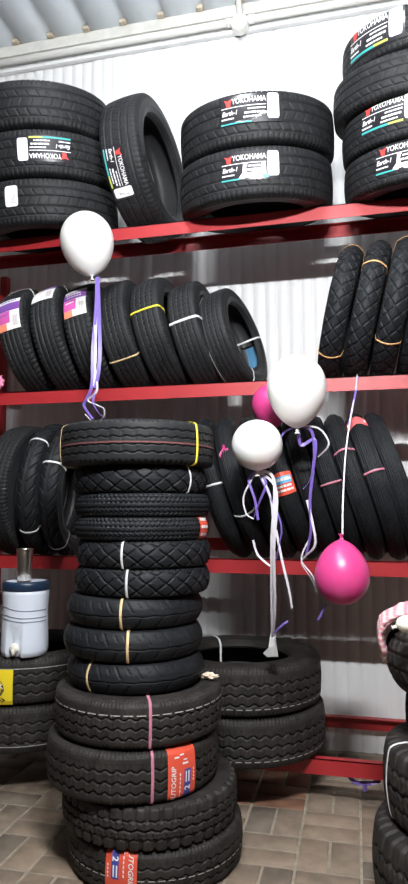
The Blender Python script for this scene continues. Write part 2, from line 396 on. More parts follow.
# name: R, W, rim radius, tread half width share, crown drop, shoulder drop, groove depth, block length, pattern, rubber
TYPES = {
 'touring':   (.358, .219, .225, .80, .006, .034, .008, .024, p_touring, 'rubber'),
 'touring_n': (.358, .170, .225, .80, .006, .030, .008, .024, p_touring, 'rubber'),
 'touring_s': (.345, .205, .240, .80, .006, .030, .006, .024, p_touring, 'rubber'),
 'passenger': (.282, .150, .180, .78, .006, .024, .007, .026, p_passenger, 'rubber'),
 'van':       (.282, .152, .190, .80, .005, .022, .007, .028, p_zigzag, 'rubber'),
 'van_top':   (.287, .156, .185, .80, .005, .022, .007, .046, p_zigzag, 'rubber'),
 'truck':     (.362, .198, .225, .80, .006, .028, .009, .050, p_truck, 'rubber_dusty'),
 'truck_s':   (.305, .166, .195, .80, .006, .028, .008, .040, p_truck, 'rubber_dusty'),
 'truck_m':   (.300, .152, .195, .80, .006, .026, .008, .040, p_truck, 'rubber_dusty'),
 'truck_b':   (.307, .140, .195, .80, .006, .024, .008, .040, p_truck, 'rubber_dusty'),
 'scale':     (.335, .106, .235, .72, .018, .020, .006, .032, p_scale, 'rubber_moto'),
 'scale_s':   (.248, .095, .150, .80, .010, .014, .006, .034, p_scale, 'rubber_moto'),
 'knob':      (.249, .081, .155, .80, .009, .012, .006, .018, p_knob, 'rubber_moto'),
 'sport':     (.247, .105, .140, .76, .014, .020, .005, .036, p_sport, 'rubber_moto'),
 'ribs':      (.335, .088, .235, .70, .018, .018, .005, .020, p_ribs, 'rubber_moto'),
 'lug':       (.310, .134, .190, .84, .006, .020, .009, .045, p_lug, 'rubber_dusty'),
 'direct':    (.335, .094, .230, .74, .012, .020, .006, .030, p_direct, 'rubber_moto'),
 'street':    (.335, .140, .215, .80, .006, .022, .006, .020, p_passenger, 'rubber'),
 'lattice':   (.296, .230, .160, .70, .026, .055, .009, .034, p_lattice, 'rubber_dusty'),
 'lug_wide':  (.318, .242, .180, .80, .012, .045, .009, .048, p_lug, 'rubber_dusty'),
}
CACHE = {}
class Tyre: pass
def tyre_type(k):
    if k in CACHE: return CACHE[k]
    R, Wd, rim, tw, crown, sh, dep, bl, fn, rub = TYPES[k]; h = Wd/2; t = h*tw
    half = catmull([(0, R), (t*.5, R-crown*.25), (t, R-crown), (t+(h-t)*.62, R-crown-sh*.40), (h*.975, R-crown-sh)], 10)
    tread = np.concatenate([np.stack([-half[::-1, 0], half[::-1, 1]], 1)[:-1], half])
    arc = np.concatenate([[0], np.cumsum(np.hypot(*np.diff(tread, axis=0).T))]); arc -= arc[-1]/2
    T = Tyre(); T.R, T.W, T.arc, T.prof, T.half_arc, T.rim = R, Wd, arc, tread, arc[-1], rim
    nv = 72; av = np.linspace(arc[0], arc[-1], nv+1); zz = np.interp(av, arc, tread[:, 0]); rr = np.interp(av, arc, tread[:, 1])
    dz, dr = np.gradient(zz), np.gradient(rr); L = np.hypot(dz, dr); nz, nr = -dr/L, dz/L
    N = int(round(2*PI*R/bl/2))*2; sub = max(6, int(math.ceil(bl/.0042))); nt = N*sub
    th = np.arange(nt)/nt*2*PI; p = (np.arange(nt)/sub)[:, None]; v = (av/arc[-1])[None, :]
    D = fn(p, v)*dep*np.clip((1-np.abs(v))/.06, 0, 1)
    rad = rr[None, :]-D*nr[None, :]; zed = zz[None, :]-D*nz[None, :]
    V = np.stack([rad*np.cos(th)[:, None], rad*np.sin(th)[:, None], zed], -1).reshape(-1, 3)
    i = np.arange(nt)[:, None]; q = np.arange(nv)[None, :]; a = i*(nv+1)+q; b = ((i+1) % nt)*(nv+1)+q
    F = np.stack([a, b, b+1, a+1], -1).reshape(-1, 4)
    T.tread = npmesh('tread', V, F, M[rub], True)
    s0 = np.array([h*.975, R-crown-sh]); H = s0[1]-rim
    side = catmull([s0, (h, rim+H*.62), (h*.985, rim+H*.45), (h*.93, rim+H*.22), (h*.80, rim+H*.07), (h*.72, rim+.004), (h*.66, rim)], 6)
    for idx, dd in ((3, -.0016), (9, .0016), (10, .0016), (19, .002), (26, .002)):
        side[idx, 0] += dd
    T.side_prof = side
    def rev(P, n=120):
        th = np.linspace(0, 2*PI, n, endpoint=False); k_ = len(P)
        V = np.stack([np.outer(np.cos(th), P[:, 1]), np.outer(np.sin(th), P[:, 1]), np.outer(np.ones(n), P[:, 0])], -1).reshape(-1, 3)
        i = np.arange(n)[:, None]; q = np.arange(k_-1)[None, :]; a = i*k_+q; b = ((i+1) % n)*k_+q
        return V, np.stack([a, b, b+1, a+1], -1).reshape(-1, 4)
    sidem = M['rubber_dusty'] if rub == 'rubber_dusty' else M['rubber_side']
    V, F = rev(side); T.side_a = npmesh('sidewall', V, F, sidem, True)
    V, F = rev(side*np.array([-1, 1])); T.side_b = npmesh('sidewall', V, F[:, ::-1], sidem, True)
    ins = catmull([(h*.66, rim), (h*.56, rim+.004), (h*.62, rim+H*.12), (h*.83, rim+H*.4), (h*.80, rim+H*.72), (h*.5, R-.022-crown*.5), (0, R-.020)], 6)
    ins = np.concatenate([ins, (ins*np.array([-1, 1]))[::-1][1:]])
    V, F = rev(ins); T.liner = npmesh('inner_liner', V, F[:, ::-1], M['rubber_in'], True)
    CACHE[k] = T; return T
def mk_tyre(name, k, mw, label, group):
    T = tyre_type(k); root = empty(name, mw, label, 'tyre', group); off = (0, 0, T.W/2)
    for nm, me in (('tread', T.tread), ('sidewall', T.side_a), ('sidewall', T.side_b), ('inner_liner', T.liner)):
        link(nm, me, root).location = off
    root['_k'] = k; return root
def surf(T, th, s, lift):
    """point of the outer skin at angle th and arc length s across the tread"""
    ha = T.half_arc
    if abs(s) <= ha: z = np.interp(s, T.arc, T.prof[:, 0]); r = np.interp(s, T.arc, T.prof[:, 1])
    else:
        P = T.side_prof; A = np.concatenate([[0], np.cumsum(np.hypot(*np.diff(P, axis=0).T))])
        z = np.interp(abs(s)-ha, A, P[:, 0])*np.sign(s); r = np.interp(abs(s)-ha, A, P[:, 1])
        z += np.sign(s)*lift*.8
        return (r*math.cos(th), r*math.sin(th), z)
    # lift outwards
    e = .003; z2 = np.interp(min(s+e, ha), T.arc, T.prof[:, 0]); r2 = np.interp(min(s+e, ha), T.arc, T.prof[:, 1]); z1 = np.interp(max(s-e, -ha), T.arc, T.prof[:, 0]); r1 = np.interp(max(s-e, -ha), T.arc, T.prof[:, 1])
    L = math.hypot(z2-z1, r2-r1); z += -(r2-r1)/L*lift; r += (z2-z1)/L*lift
    return (r*math.cos(th), r*math.sin(th), z)
TXT = {}
def text_geo(body, size, bold=.0, shear=0.0):
    key = (body, size, bold, shear)
    if key not in TXT:
        cu = bpy.data.curves.new('t', 'FONT'); cu.body = body; cu.size = size; cu.offset = bold*size; cu.shear = shear
        cu.align_x = 'CENTER'; cu.align_y = 'CENTER'; cu.resolution_u = 3
        o = bpy.data.objects.new('t', cu); COL.objects.link(o)
        me = bpy.data.meshes.new_from_object(o.evaluated_get(bpy.context.evaluated_depsgraph_get()))
        TXT[key] = ([(v.co.x, v.co.y) for v in me.vertices], [tuple(p.vertices) for p in me.polygons])
        bpy.data.objects.remove(o); bpy.data.meshes.remove(me); bpy.data.curves.remove(cu)
    return TXT[key]
class Sticker:
    """flat artwork in label coordinates laid on the curved skin of a tyre"""
    def __init__(s, root, th, arc0=0.0, rot=0, mirror=False):
        s.root = root; s.T = CACHE[root['_k']]; s.th = th; s.a0 = arc0; s.rot = rot % 360; s.base = None
    def map(s, x, y, lift):
        a, b = {0: (x, y), 90: (-y, x), 180: (-x, -y), 270: (y, -x)}[s.rot]
        return surf(s.T, s.th + a/s.T.R, s.a0+b, lift)
    def emit(s, name, polys, material, layer, label=None):
        V = []; F = []
        for vs, fs in polys:
            k = len(V); V += [s.map(x, y, .0012+.0009*layer) for x, y in vs]; F += [tuple(i+k for i in f) for f in fs]
        me = pymesh(name, V, F, material)
        o = link(name, me, s.base if s.base else s.root, label)
        if not s.base: o.location = (0, 0, s.T.W/2)
        return o
    @staticmethod
    def rect(x0, y0, x1, y1, nx=8, ny=8, r=0.0):
        vs = []; fs = []
        for j in range(ny+1):
            for i in range(nx+1):
                x = x0+(x1-x0)*i/nx; y = y0+(y1-y0)*j/ny
                vs.append((x, y))
        for j in range(ny):
            for i in range(nx): q = j*(nx+1)+i; fs.append((q, q+1, q+nx+2, q+nx+1))
        if r:
            out = []
            for x, y in vs:   # round the corners
                cx = min(max(x, x0+r), x1-r); cy = min(max(y, y0+r), y1-r); dx, dy = x-cx, y-cy; L = math.hypot(dx, dy)
                if L > r: x, y = cx+dx/L*r, cy+dy/L*r
                out.append((x, y))
            vs = out
        return (vs, fs)
    @staticmethod
    def poly(pts): return (pts, [tuple(range(len(pts)))])
    @staticmethod
    def bars(x0, x1, y, h, seed, n=7):
        rn = random.Random(seed); out = []; x = x0
        while x < x1-.004:
            w = rn.uniform(.5, 1.6)*(x1-x0)/n; xe = min(x+w, x1); out.append(Sticker.rect(x, y-h/2, xe, y+h/2, 2, 1)); x = xe+(x1-x0)*.035
        return out
    def text(s, body, x, y, size, bold=.02, rot=0, shear=0.0, sx=1.0):
        vs, fs = text_geo(body, size, bold, shear); c, n = math.cos(math.radians(rot)), math.sin(math.radians(rot))
        return ([(x+(u*sx)*c-w*n, y+(u*sx)*n+w*c) for u, w in vs], fs)
def yoko(root, th, rot=0, arc0=0.0, kind=0, k=1.0):
    s = Sticker(root, th, arc0, rot); R_ = Sticker.rect; q = lambda l: [([(x*k, y*k) for x, y in p[0]], p[1]) for p in l]
    s.base = s.emit('label_film', q([R_(-.135, -.060, .128, .060, 20, 8)]), M['film'], 0, 'dark glossy label film on the tread')
    s.emit('logo', q([s.poly([(-.120, .046), (-.103, .040), (-.080, .048), (-.090, .032), (-.090, .016), (-.108, .016), (-.110, .030)])]), M['print_red'], 1, 'small red emblem')
    s.emit('brand_print', q([s.text('YOKOHAMA', -.010, .034, .032, .012, sx=.80)]), M['print_white'], 1, 'white brand lettering')
    fine = [R_(-.132, .009, .062, .012, 12, 1), s.text('Earth-1', -.095, -.012, .026, .02, shear=.25, sx=.9)]
    fine += s.bars(-.132, -.075, -.034, .006, 3) + s.bars(-.015, .060, -.003, .006, 5, 6) + s.bars(-.03, .055, -.019, .008, 6, 5) + s.bars(-.035, .045, -.035, .006, 8, 6)
    s.emit('fine_print', q(fine), M['print_white'], 1)
    if kind == 0:
        s.emit('stripe', q([R_(-.135, -.054, .0, -.046, 8, 1)]), M['print_teal'], 1); s.emit('stripe', q([R_(.0, -.054, .062, -.046, 6, 1)]), M['print_yellowgreen'], 1)
    elif kind == 1:
        s.emit('torn_edge', q([s.poly([(-.135, -.052), (-.06, -.050), (-.02, -.040), (.03, -.030), (.062, -.016), (.064, -.026), (.02, -.044), (-.03, -.054), (-.135, -.058)])]), M['paper_white'], 1)
        s.emit('stripe', q([R_(-.135, -.058, .0, -.053, 6, 1)]), M['print_teal'], 2)
    else:
        s.emit('torn_patch', q([s.poly([(-.035, .008), (.06, .008), (.062, -.045), (.02, -.056), (-.06, -.054), (-.04, -.03)])]), M['paper_white'], 2)
        s.emit('stripe', q([R_(.045, -.054, .072, -.040, 3, 2)]), M['print_lightblue'], 3)
        s.emit('stripe', q([R_(-.135, -.057, -.05, -.051, 6, 1)]), M['print_teal'], 2)
    pt = s.emit('price_tag', q([R_(.068, -.048, .118, .056, 10, 10, .010)]), M['paper_white'], 2, 'white paper tag with rounded corners')
    s2 = Sticker(root, th, arc0, rot); s2.base = pt
    s2.emit('print', q([R_(.088+.003*i, -.02+.006*i, .104-.002*(i % 3), -.016+.006*i, 2, 1) for i in range(9)]), M['print_grey'], 3)
def purple(root, th, rot=90, arc0=0.0, kind=0):
    s = Sticker(root, th, arc0, rot); R_ = Sticker.rect
    s.base = s.emit('label_sticker', [R_(-.056, -.092, .056, .092, 8, 14)], M['paper_white'], 0, 'white, purple and pink paper label')
    s.emit('purple_panel', [R_(-.056, .012, .056, .064, 8, 6)], M['paper_purple'], 1)
    if kind != 1:
        s.emit('pink_panel', [R_(-.056, -.055, .008, .010, 6, 6)], M['paper_magenta'], 1)
        s.emit('orange_panel', [R_(-.056, -.092, -.012, -.056, 5, 4)], M['paper_orange'], 1)
    else:
        s.emit('yellow_spot', [s.poly([(-.03+.014*math.cos(a*PI/6), .03+.014*math.sin(a*PI/6)) for a in range(12)])], M['paper_yellow'], 2)
    s.emit('fine_print', s.bars(-.04, .04, .078, .008, 31+kind) + s.bars(-.045, .03, .050, .010, 3) + s.bars(-.04, .04, .03, .006, 7) + s.bars(-.045, 0, -.01, .008, 9), M['print_white' if kind else 'rib_purple'], 2)
    s.emit('bar_code', [R_(.020+.0045*i, -.078, .0222+.0045*i+.001*(i % 2), -.02, 1, 5) for i in range(6)], M['print_grey'], 2)
def autogrip(root, th, rot=0, arc0=0.0, y0=-.10, y1=.10):
    s = Sticker(root, th, arc0, rot); R_ = Sticker.rect
    s.base = s.emit('label_sticker', [R_(-.054, y0, .054, y1, 8, 24)], M['paper_red'], 0, 'red paper label wrapped over the tread')
    s.emit('brand_print', [s.text('AUTOGRIP', -.033, -.030, .023, .015, 90, .2)], M['print_white'], 1, 'white lettering running up the label')
    s.emit('size_box', [R_(.006, -.074, .032, .012, 4, 10)], M['print_blue'], 1, 'dark blue box with white number')
    s.emit('size_print', [s.text('2', .019, -.046, .030, .02, 90), R_(.010, -.028, .015, .006, 1, 4), R_(.021, -.028, .026, .006, 1, 4)], M['print_white'], 2)
    s.emit('fine_print', [R_(-.012, -.070+.013*i, -.008, -.061+.013*i, 1, 1) for i in range(6)] + [R_(.042, -.03+.011*i, .046, -.023+.011*i, 1, 1) for i in range(4)]
           + [R_(-.030, .050, -.012, .055, 2, 1), R_(-.010, .056, .006, .061, 2, 1), R_(.0, .028, .022, .034, 2, 1), R_(.004, .040, .018, .044, 2, 1)], M['print_white'], 1)
def bandlabel(root, th, material, w, h, kind=0, arc0=0, rot=90):
    s = Sticker(root, th, arc0, rot); R_ = Sticker.rect
    s.base = s.emit('label_sticker', [R_(-w/2, -h/2, w/2, h/2, 14, 8)], material, 0, 'red paper band label')
    if kind == 0:
        s.emit('fine_print', [([(x, y) for x, y in p[0]], p[1]) for i in range(3) for p in s.bars(-w*.4, w*.4, h*(.28-.24*i), h*.10, 40+i, 4)], M['print_white'], 1)
    elif kind == 1:
        s.emit('blue_panel', [R_(-w*.42, .0, w*.42, h*.32, 8, 4)], M['print_lightblue'], 1)
        s.emit('fine_print', s.bars(-w*.4, w*.4, h*.18, h*.14, 51, 5) + s.bars(-w*.3, w*.4, -h*.12, h*.09, 52, 4) + s.bars(-w*.4, w*.4, -h*.30, h*.10, 53, 5), M['print_white'], 2)
    else:
        s.emit('fine_print', [R_(-w*.46, -h*.3, -w*.36, h*.2, 2, 4), R_(w*.34, -h*.15, w*.43, h*.1, 2, 4)], M['print_white'], 1)
def strap(root, th, material, w=.009, label=None, full=True):
    T = CACHE[root['_k']]; S_ = T.side_prof; loop = [(0.0, T.R)]
    P = list(T.prof[T.prof[:, 0] >= 0]) + list(S_[1:])
    P = [np.array(p) for p in P]; C = P + [np.array((-p[0], p[1])) for p in P[::-1]][:-1]
    n = len(C); V = []; F = []; e = .0022; ca, sa = math.cos(th), math.sin(th); ctr = np.array((0, (T.R+T.rim)/2))
    for c in C:
        d = c-ctr; d = d/np.hypot(*d); o = c+d*e; i_ = c+d*(e-.0014)
        for q in (o, i_):
            for sgn in (-1, 1): V.append((q[1]*ca-sgn*w/2*sa, q[1]*sa+sgn*w/2*ca, q[0]))
    for i in range(n):
        j = (i+1) % n; a, b = 4*i, 4*j
        F += [(a, a+1, b+1, b), (a+2, b+2, b+3, a+3), (a, b, b+2, a+2), (a+1, a+3, b+3, b+1)]
    o = link('packing_strap', pymesh('packing_strap', V, F, material, True), root, label); o.location = (0, 0, T.W/2); return o
def paint_line(root, s, material, w=.004, dash=0):
    T = CACHE[root['_k']]; n = 180; V = []; F = []
    for i in range(n):
        th = 2*PI*i/n; V += [surf(T, th, s-w/2, .0008), surf(T, th, s+w/2, .0008)]
    for i in range(n):
        if dash and i % dash == 0: continue
        j = (i+1) % n; F.append((2*i, 2*j, 2*j+1, 2*i+1))
    o = link('paint_line', pymesh('paint_line', V, F, material), root); o.location = (0, 0, T.W/2)

# lying tyre whose base centre is at X, Y, z; spin turns the tread, lean_x leans the axis towards the viewer
def lying(name, k, X, Y, z, label, group, tilt=0.0, roll=0.0, scale=1.0, spin=None):
    sp = random.uniform(0, 2*PI) if spin is None else spin
    tyre_type(k)
    mw = Matrix.Translation((X, Y, z)) @ Matrix.Rotation(tilt, 4, 'X') @ Matrix.Rotation(roll, 4, 'Y') @ Matrix.Rotation(sp, 4, 'Z') @ Matrix.Scale(scale, 4)
    t = mk_tyre(name, k, mw, label, group); t['_th'] = math.atan2(-Y, -X)-sp; return t
BASE = Matrix(((0, 0, 1, 0), (-1, 0, 0, 0), (0, -1, 0, 0), (0, 0, 0, 1)))
def standing(name, k, X, zs, lean, label, group, yaw=0.0, scale=1.0, spin=None, sink=.0):
    T = tyre_type(k); sp = random.uniform(0, 2*PI) if spin is None else spin
    R = T.R*scale; a = Vector((FRONT+.034, zs)); b = Vector((FRONT+T_DEP-.034, zs+T_DZ-.005)); mid = (a+b)/2; d = (b-a).normalized(); n = Vector((-d.y, d.x))
    c = mid + n*(math.sqrt(R*R-((b-a).length/2)**2)*math.cos(lean) + .30*T.W*scale*abs(math.sin(lean)) + .002 - sink)
    mw = Matrix.Translation((X, c.x, c.y)) @ Matrix.Rotation(yaw, 4, 'Z') @ Matrix.Rotation(lean, 4, 'Y') @ BASE @ Matrix.Rotation(sp, 4, 'Z') @ Matrix.Scale(scale, 4) @ Matrix.Translation((0, 0, -T.W/2))
    t = mk_tyre(name, k, mw, label, group); t['_th'] = -sp; return t
rad = math.radians

# ---- top shelf: stacks of wide car tyres on the tilted beams
T_LIE = T_ANG
def shelf_stack(az, dist_y, items, group):
    h = .002; X0 = dist_y*math.tan(rad(az)); out = []
    s = dist_y-FRONT; ca, sa = math.cos(T_LIE), math.sin(T_LIE)
    for k, dx, lab in items:
        T = tyre_type(k)
        out.append(lying('car_tyre', k, X0+dx, FRONT+s*ca-h*sa, Z_B+s*sa+h*ca, lab, group, tilt=T_LIE)); h += T.W+.001
    return out
G_TOP = 'wide car tyres lying on the top shelf'
st = shelf_stack(-27.3, 2.93, [('touring', .0, 'bottom wide car tyre of the three-tyre stack at left end of the top shelf'),
                               ('touring', .0, 'wide car tyre with upside-down brand label, middle of three stacked at left of top shelf'),
                               ('touring', -.01, 'wide car tyre without label on top of the three-tyre stack at left of top shelf')], G_TOP)
yoko(st[1], st[1]['_th']-.05, 180, .01, 0, .98)
s = Sticker(st[0], st[0]['_th']-.46, 0.02); s.base = s.emit('price_tag', [Sticker.rect(-.045, -.045, .02, .05, 8, 8, .012)], M['paper_white'], 1, 'white paper tag with rounded corners')
s.emit('print', [Sticker.rect(-.02+.004*i, -.03+.008*i, .008, -.027+.008*i, 2, 1) for i in range(8)], M['print_grey'], 2)
st = shelf_stack(-8.35, 2.90, [('touring', .0, 'lower wide car tyre of the two-tyre stack on top shelf, its brand label torn white'),
                               ('touring', .012, 'upper wide car tyre of the two-tyre stack in the middle of the top shelf')], G_TOP)
yoko(st[0], st[0]['_th']-.05, 0, .02, 2, .98); yoko(st[1], st[1]['_th']-.06, 0, .03, 1, .98)
st = shelf_stack(6.1, 2.90, [('touring_n', .03, 'bottom wide car tyre of the four-tyre stack at the right end of the top shelf'),
                             ('touring_n', .025, 'wide car tyre, second from bottom of four stacked at right of top shelf'),
                             ('touring_n', -.01, 'unlabelled wide car tyre jutting left, second from top of four at right of top shelf'),
                             ('touring_n', .035, 'topmost wide car tyre of the right stack on the top shelf, under the roof')], G_TOP)
yoko(st[0], st[0]['_th']-.20, 0, .02, 2, .98); yoko(st[1], st[1]['_th']-.38, 0, .03, 0, .98); yoko(st[3], st[3]['_th']-.58, 0, .02, 0, 1.08)
t = standing('car_tyre', 'touring_s', -.982, Z_B, rad(-6), 'car tyre standing upright on the top shelf between two stacks, label reading downward', G_TOP, yaw=rad(-6))
yoko(t, t['_th']+.50, 0, -.03, 0, .88)

# ---- middle shelf: car and van tyres leaning left, motorcycle tyres leaning right
G_C = 'tyres leaning to the left on the middle shelf'; L = rad(-14)
t = standing('car_tyre', 'passenger', -1.565, Z_C, L, 'car tyre with white and purple label at the far left of the middle shelf', G_C); purple(t, t['_th']-.33, 90, .0, 0); strap(t, t['_th']-1.15, M['strap_white'])
t = standing('car_tyre', 'passenger', -1.395, Z_C, L, 'car tyre with purple label and yellow spot, second from left on the middle shelf', G_C); purple(t, t['_th']-.90, 90, .0, 1); strap(t, t['_th']-1.30, M['strap_white'])
t = standing('car_tyre', 'passenger', -1.225, Z_C, L, 'car tyre with orange, pink and purple label, third from left on the middle shelf', G_C); purple(t, t['_th']-.50, 90, .0, 2)
t = standing('van_tyre', 'van', -1.045, Z_C, L, 'van tyre with zigzag tread and a low beige strap on the middle shelf', G_C, yaw=rad(-3)); strap(t, t['_th']+.62, M['strap_tan'], .008, 'beige packing strap')
t = standing('van_tyre', 'van', -.872, Z_C, L, 'van tyre with zigzag tread and a yellow strap on the middle shelf', G_C, yaw=rad(-5)); strap(t, t['_th']-.20, M['strap_yellow'], .009, 'yellow packing strap')
t = standing('van_tyre', 'van', -.700, Z_C, L, 'van tyre with a broad white strap, second from right of the left-leaning row', G_C, yaw=rad(-6), scale=.95); strap(t, t['_th']-.05, M['strap_white'], .012, 'white packing strap')
t = standing('van_tyre', 'van', -.548, Z_C, rad(-15), 'van tyre showing its open side and a blue inner label, last of the left-leaning row', G_C, yaw=rad(-13), scale=.885)
paint_line(t, -.055, M['line_pale'], .003); strap(t, t['_th']-PI*.93, M['strap_white'], .010, 'white packing strap'); strap(t, t['_th']+1.35, M['strap_white'], .010, 'white packing strap')
ILT = CACHE['van']; a0 = t['_th']+PI-.15; V = []; F = []
for i in range(9):
    for j in range(5):
        an = a0-.25+.5*i/8; V.append(((ILT.R-.024)*math.cos(an), (ILT.R-.024)*math.sin(an), -.035+.075*j/4))
for i in range(8):
    for j in range(4): F.append((i*5+j, i*5+j+1, i*5+j+6, i*5+j+5))
o = link('inner_label', pymesh('inner_label', V, F, M['print_inner']), t, 'blue label stuck inside the tyre'); o.location = (0, 0, ILT.W/2)
G_M = 'motorcycle tyres with scale tread leaning right on the middle shelf'
for sc, X, lab, ss in ((.95, -.045, 'scale-treaded motorcycle tyre with two orange straps, leftmost of the right-leaning ones', ((-1.12, 'strap_orange'), (.86, 'strap_orange'))),
                   (.965, .072, 'scale-treaded motorcycle tyre with one orange strap near its top, second of the right-leaning ones', ((-.44, 'strap_orange'),)),
                   (.975, .188, 'scale-treaded motorcycle tyre with orange straps, third of the right-leaning ones', ((-1.02, 'strap_orange'), (.72, 'strap_orange'))),
                   (.97, .304, 'motorcycle tyre with a white strap at the right edge of the middle shelf', ((.36, 'strap_white'),))):
    t = standing('motorcycle_tyre', 'scale', X, Z_C, rad(13), lab, G_M, scale=sc)
    for a, mm in ss: strap(t, t['_th']+a, M[mm], .008)

# ---- lower shelf
G_D = 'tyres standing on the lower shelf'
t = standing('car_tyre', 'street', -1.60, Z_D, rad(3), 'wide fine-treaded tyre at the far left of the lower shelf', G_D, scale=.96)
t = standing('motorcycle_tyre', 'direct', -1.455, Z_D, rad(4), 'motorcycle tyre with white straps near top and bottom, left of the tall front stack', G_D, yaw=rad(2), scale=.97)
for a in (-.78, .68): strap(t, t['_th']+a, M['strap_white'], .010)
t = standing('motorcycle_tyre', 'direct', -1.345, Z_D, rad(4), 'motorcycle tyre partly behind the tall front stack, one white strap high up', G_D, yaw=rad(2), scale=.97)
for a in (-.36, 1.05): strap(t, t['_th']+a, M['strap_white'], .010)
G_N = 'thin motorcycle tyres leaning left on the lower shelf'; L = rad(-17)
for X, lab, ss, bl in ((-.590, 'dark motorcycle tyre with white strap beside the tall front stack on the lower shelf', ((.02, 'strap_white'),), None),
                       (-.490, 'motorcycle tyre with low white strap and pink bow, left of the small round balloon', ((.42, 'strap_white'),), None),
                       (-.388, 'motorcycle tyre directly behind the small round white balloon', (), None),
                       (-.285, 'motorcycle tyre with red and blue band label beside the purple ribbons', (), ('paper_red', 1, 0.0)),
                       (-.190, 'motorcycle tyre just behind the purple ribbons, right of the one with red and blue label', (), None),
                       (-.096, 'motorcycle tyre with a pink strap at mid height, right of the purple ribbons', ((.0, 'strap_pink'),), None),
                       (-.004, 'motorcycle tyre with a pink strap high up behind the hanging balloon string', ((-.44, 'strap_pink'),), None),
                       (.088, 'motorcycle tyre with a pink-red band label on its top and a pink strap', ((-.15, 'strap_pink'),), ('paper_pinkred', 2, -1.0)),
                       (.160, 'unlabelled dark motorcycle tyre at the right end of the lower shelf', (), None)):
    t = standing('motorcycle_tyre', 'ribs', X, Z_D, L, lab, G_N)
    for a, mm in ss: strap(t, t['_th']+a, M[mm], .009)
    if bl: bandlabel(t, t['_th']+bl[2], M[bl[0]], .10, .095 if bl[1] == 1 else .075, bl[1])

# ---- bottom shelf: truck tyres on the level beams
G_E = 'truck tyres lying on the bottom shelf'
zE = Z_E+.002
t1 = lying('truck_tyre', 'truck', -1.53, 2.86, zE, 'truck tyre at the bottom left, underneath the one with the yellow card', G_E)
t = lying('truck_tyre', 'truck', -1.53, 2.86, zE+.199, 'truck tyre with yellow card label carrying the water jug', G_E)
paint_line(t, .055, M['line_pale'], .003); strap(t, t['_th']+1.1, M['strap_tan'], .010); paint_line(t1, -.06, M['line_pale'], .003)
s = Sticker(t, t['_th']-.405, -.018); R_ = Sticker.rect
s.base = s.emit('card_label', [R_(-.085, -.072, .085, .072, 10, 8)], M['paper_yellow'], 2, 'yellow card with dark shield, white letters and an arrow')
s.emit('shield', [s.poly([(-.038, .038), (0, .058), (.018, .046), (.044, .014), (.050, -.012), (.038, -.032), (0, -.038), (-.038, -.034), (-.047, .01)])], M['shield'], 3)
s.emit('shield_print', [s.text('ROCK', .004, .004, .030, .02), R_(-.028, -.026, .024, -.018, 4, 1)], M['print_white'], 4)
s.emit('arrow', [R_(-.01, -.0535, .014, -.0485, 4, 1), R_(.024, -.0535, .040, -.0485, 3, 1), s.poly([(.036, -.042), (.042, -.042), (.056, -.051), (.042, -.060), (.036, -.060), (.046, -.051)])], M['print_black'], 3)
t = lying('truck_tyre', 'truck', -.515, 2.94, zE, 'lower truck tyre of the pair on the bottom shelf right of the front stack', G_E); paint_line(t, -.062, M['line_pale'], .003, 3)
t = lying('truck_tyre', 'truck', -.528, 2.93, zE+.199, 'upper truck tyre of the pair on the bottom shelf, white strap inside its hole', G_E, spin=0)
paint_line(t, -.062, M['line_pale'], .003, 3); strap(t, math.atan2(.27, -.18), M['strap_white'], .010, 'white packing strap')

# ---- the tall mixed stack in front
G_F = 'tyres in the tall stack standing in front of the rack'
FS = [('truck_b', 1.0, -.720, 2.312, .0, 'truck_tyre', 'bottom tyre of the tall front stack with red label near the floor', .148),
      ('lug', 1.0, -.741, 2.305, .148, 'truck_tyre', 'worn block-treaded tyre, second from the floor in the tall front stack', .150),
      ('truck_s', 1.0, -.800, 2.285, .300, 'truck_tyre', 'zigzag truck tyre with large red label and pink strap in the tall front stack', .166),
      ('truck_m', 1.0, -.782, 2.292, .468, 'truck_tyre', 'zigzag truck tyre with pale line and pink strap, just under the sporty motorcycle tyres', .164),
      ('sport', 1.0, -.794, 2.287, .617, 'motorcycle_tyre', 'lowest of the three sporty motorcycle tyres in the front stack, tan strap left of centre', .104),
      ('sport', 1.02, -.803, 2.283, .720, 'motorcycle_tyre', 'middle of the three sporty motorcycle tyres in the front stack, tan strap at centre', .106),
      ('sport', 1.0, -.798, 2.285, .825, 'motorcycle_tyre', 'topmost of the three sporty motorcycle tyres in the front stack, tan strap at centre', .104),
      ('scale_s', 1.0, -.774, 2.294, .926, 'motorcycle_tyre', 'scale-treaded motorcycle tyre resting on the sporty ones in the front stack, pale strap', .090),
      ('scale_s', 1.0, -.771, 2.295, 1.014, 'motorcycle_tyre', 'scale-treaded motorcycle tyre right under the one with the red sticker, pale strap', .090),
      ('knob', 1.0, -.778, 2.292, 1.102, 'motorcycle_tyre', 'fine knobby motorcycle tyre with red sticker at its right end in the front stack', .078),
      ('knob', 1.01, -.777, 2.293, 1.179, 'motorcycle_tyre', 'fine knobby motorcycle tyre without sticker, third from top of the front stack', .078),
      ('scale_s', 1.01, -.786, 2.289, 1.256, 'motorcycle_tyre', 'scale-treaded motorcycle tyre directly below the top tyre of the front stack', .09),
      ('van_top', 1.0, -.796, 2.286, 1.345, 'van_tyre', 'top van tyre of the tall front stack with faded red line and yellow strap', .156)]
FT = []
zc = 0.0
for k, sc, X, Y, z, nm, lab, _ in FS:
    T = tyre_type(k); FT.append(lying(nm, k, X, Y, zc, lab, G_F, scale=sc)); zc += T.W*sc*.997
FT10_TOP = .140+.134+.166+.152
def xs(f): return math.asin(f)
autogrip(FT[0], FT[0]['_th']+xs(-.36), 180, .0, -.10, .10); paint_line(FT[0], -.01, M['line_pale'], .003, 3)
autogrip(FT[2], FT[2]['_th']+xs(.52), 0, .0, -.085, .155); strap(FT[2], FT[2]['_th']+xs(.20), M['strap_pink'], .010, 'pink packing strap')
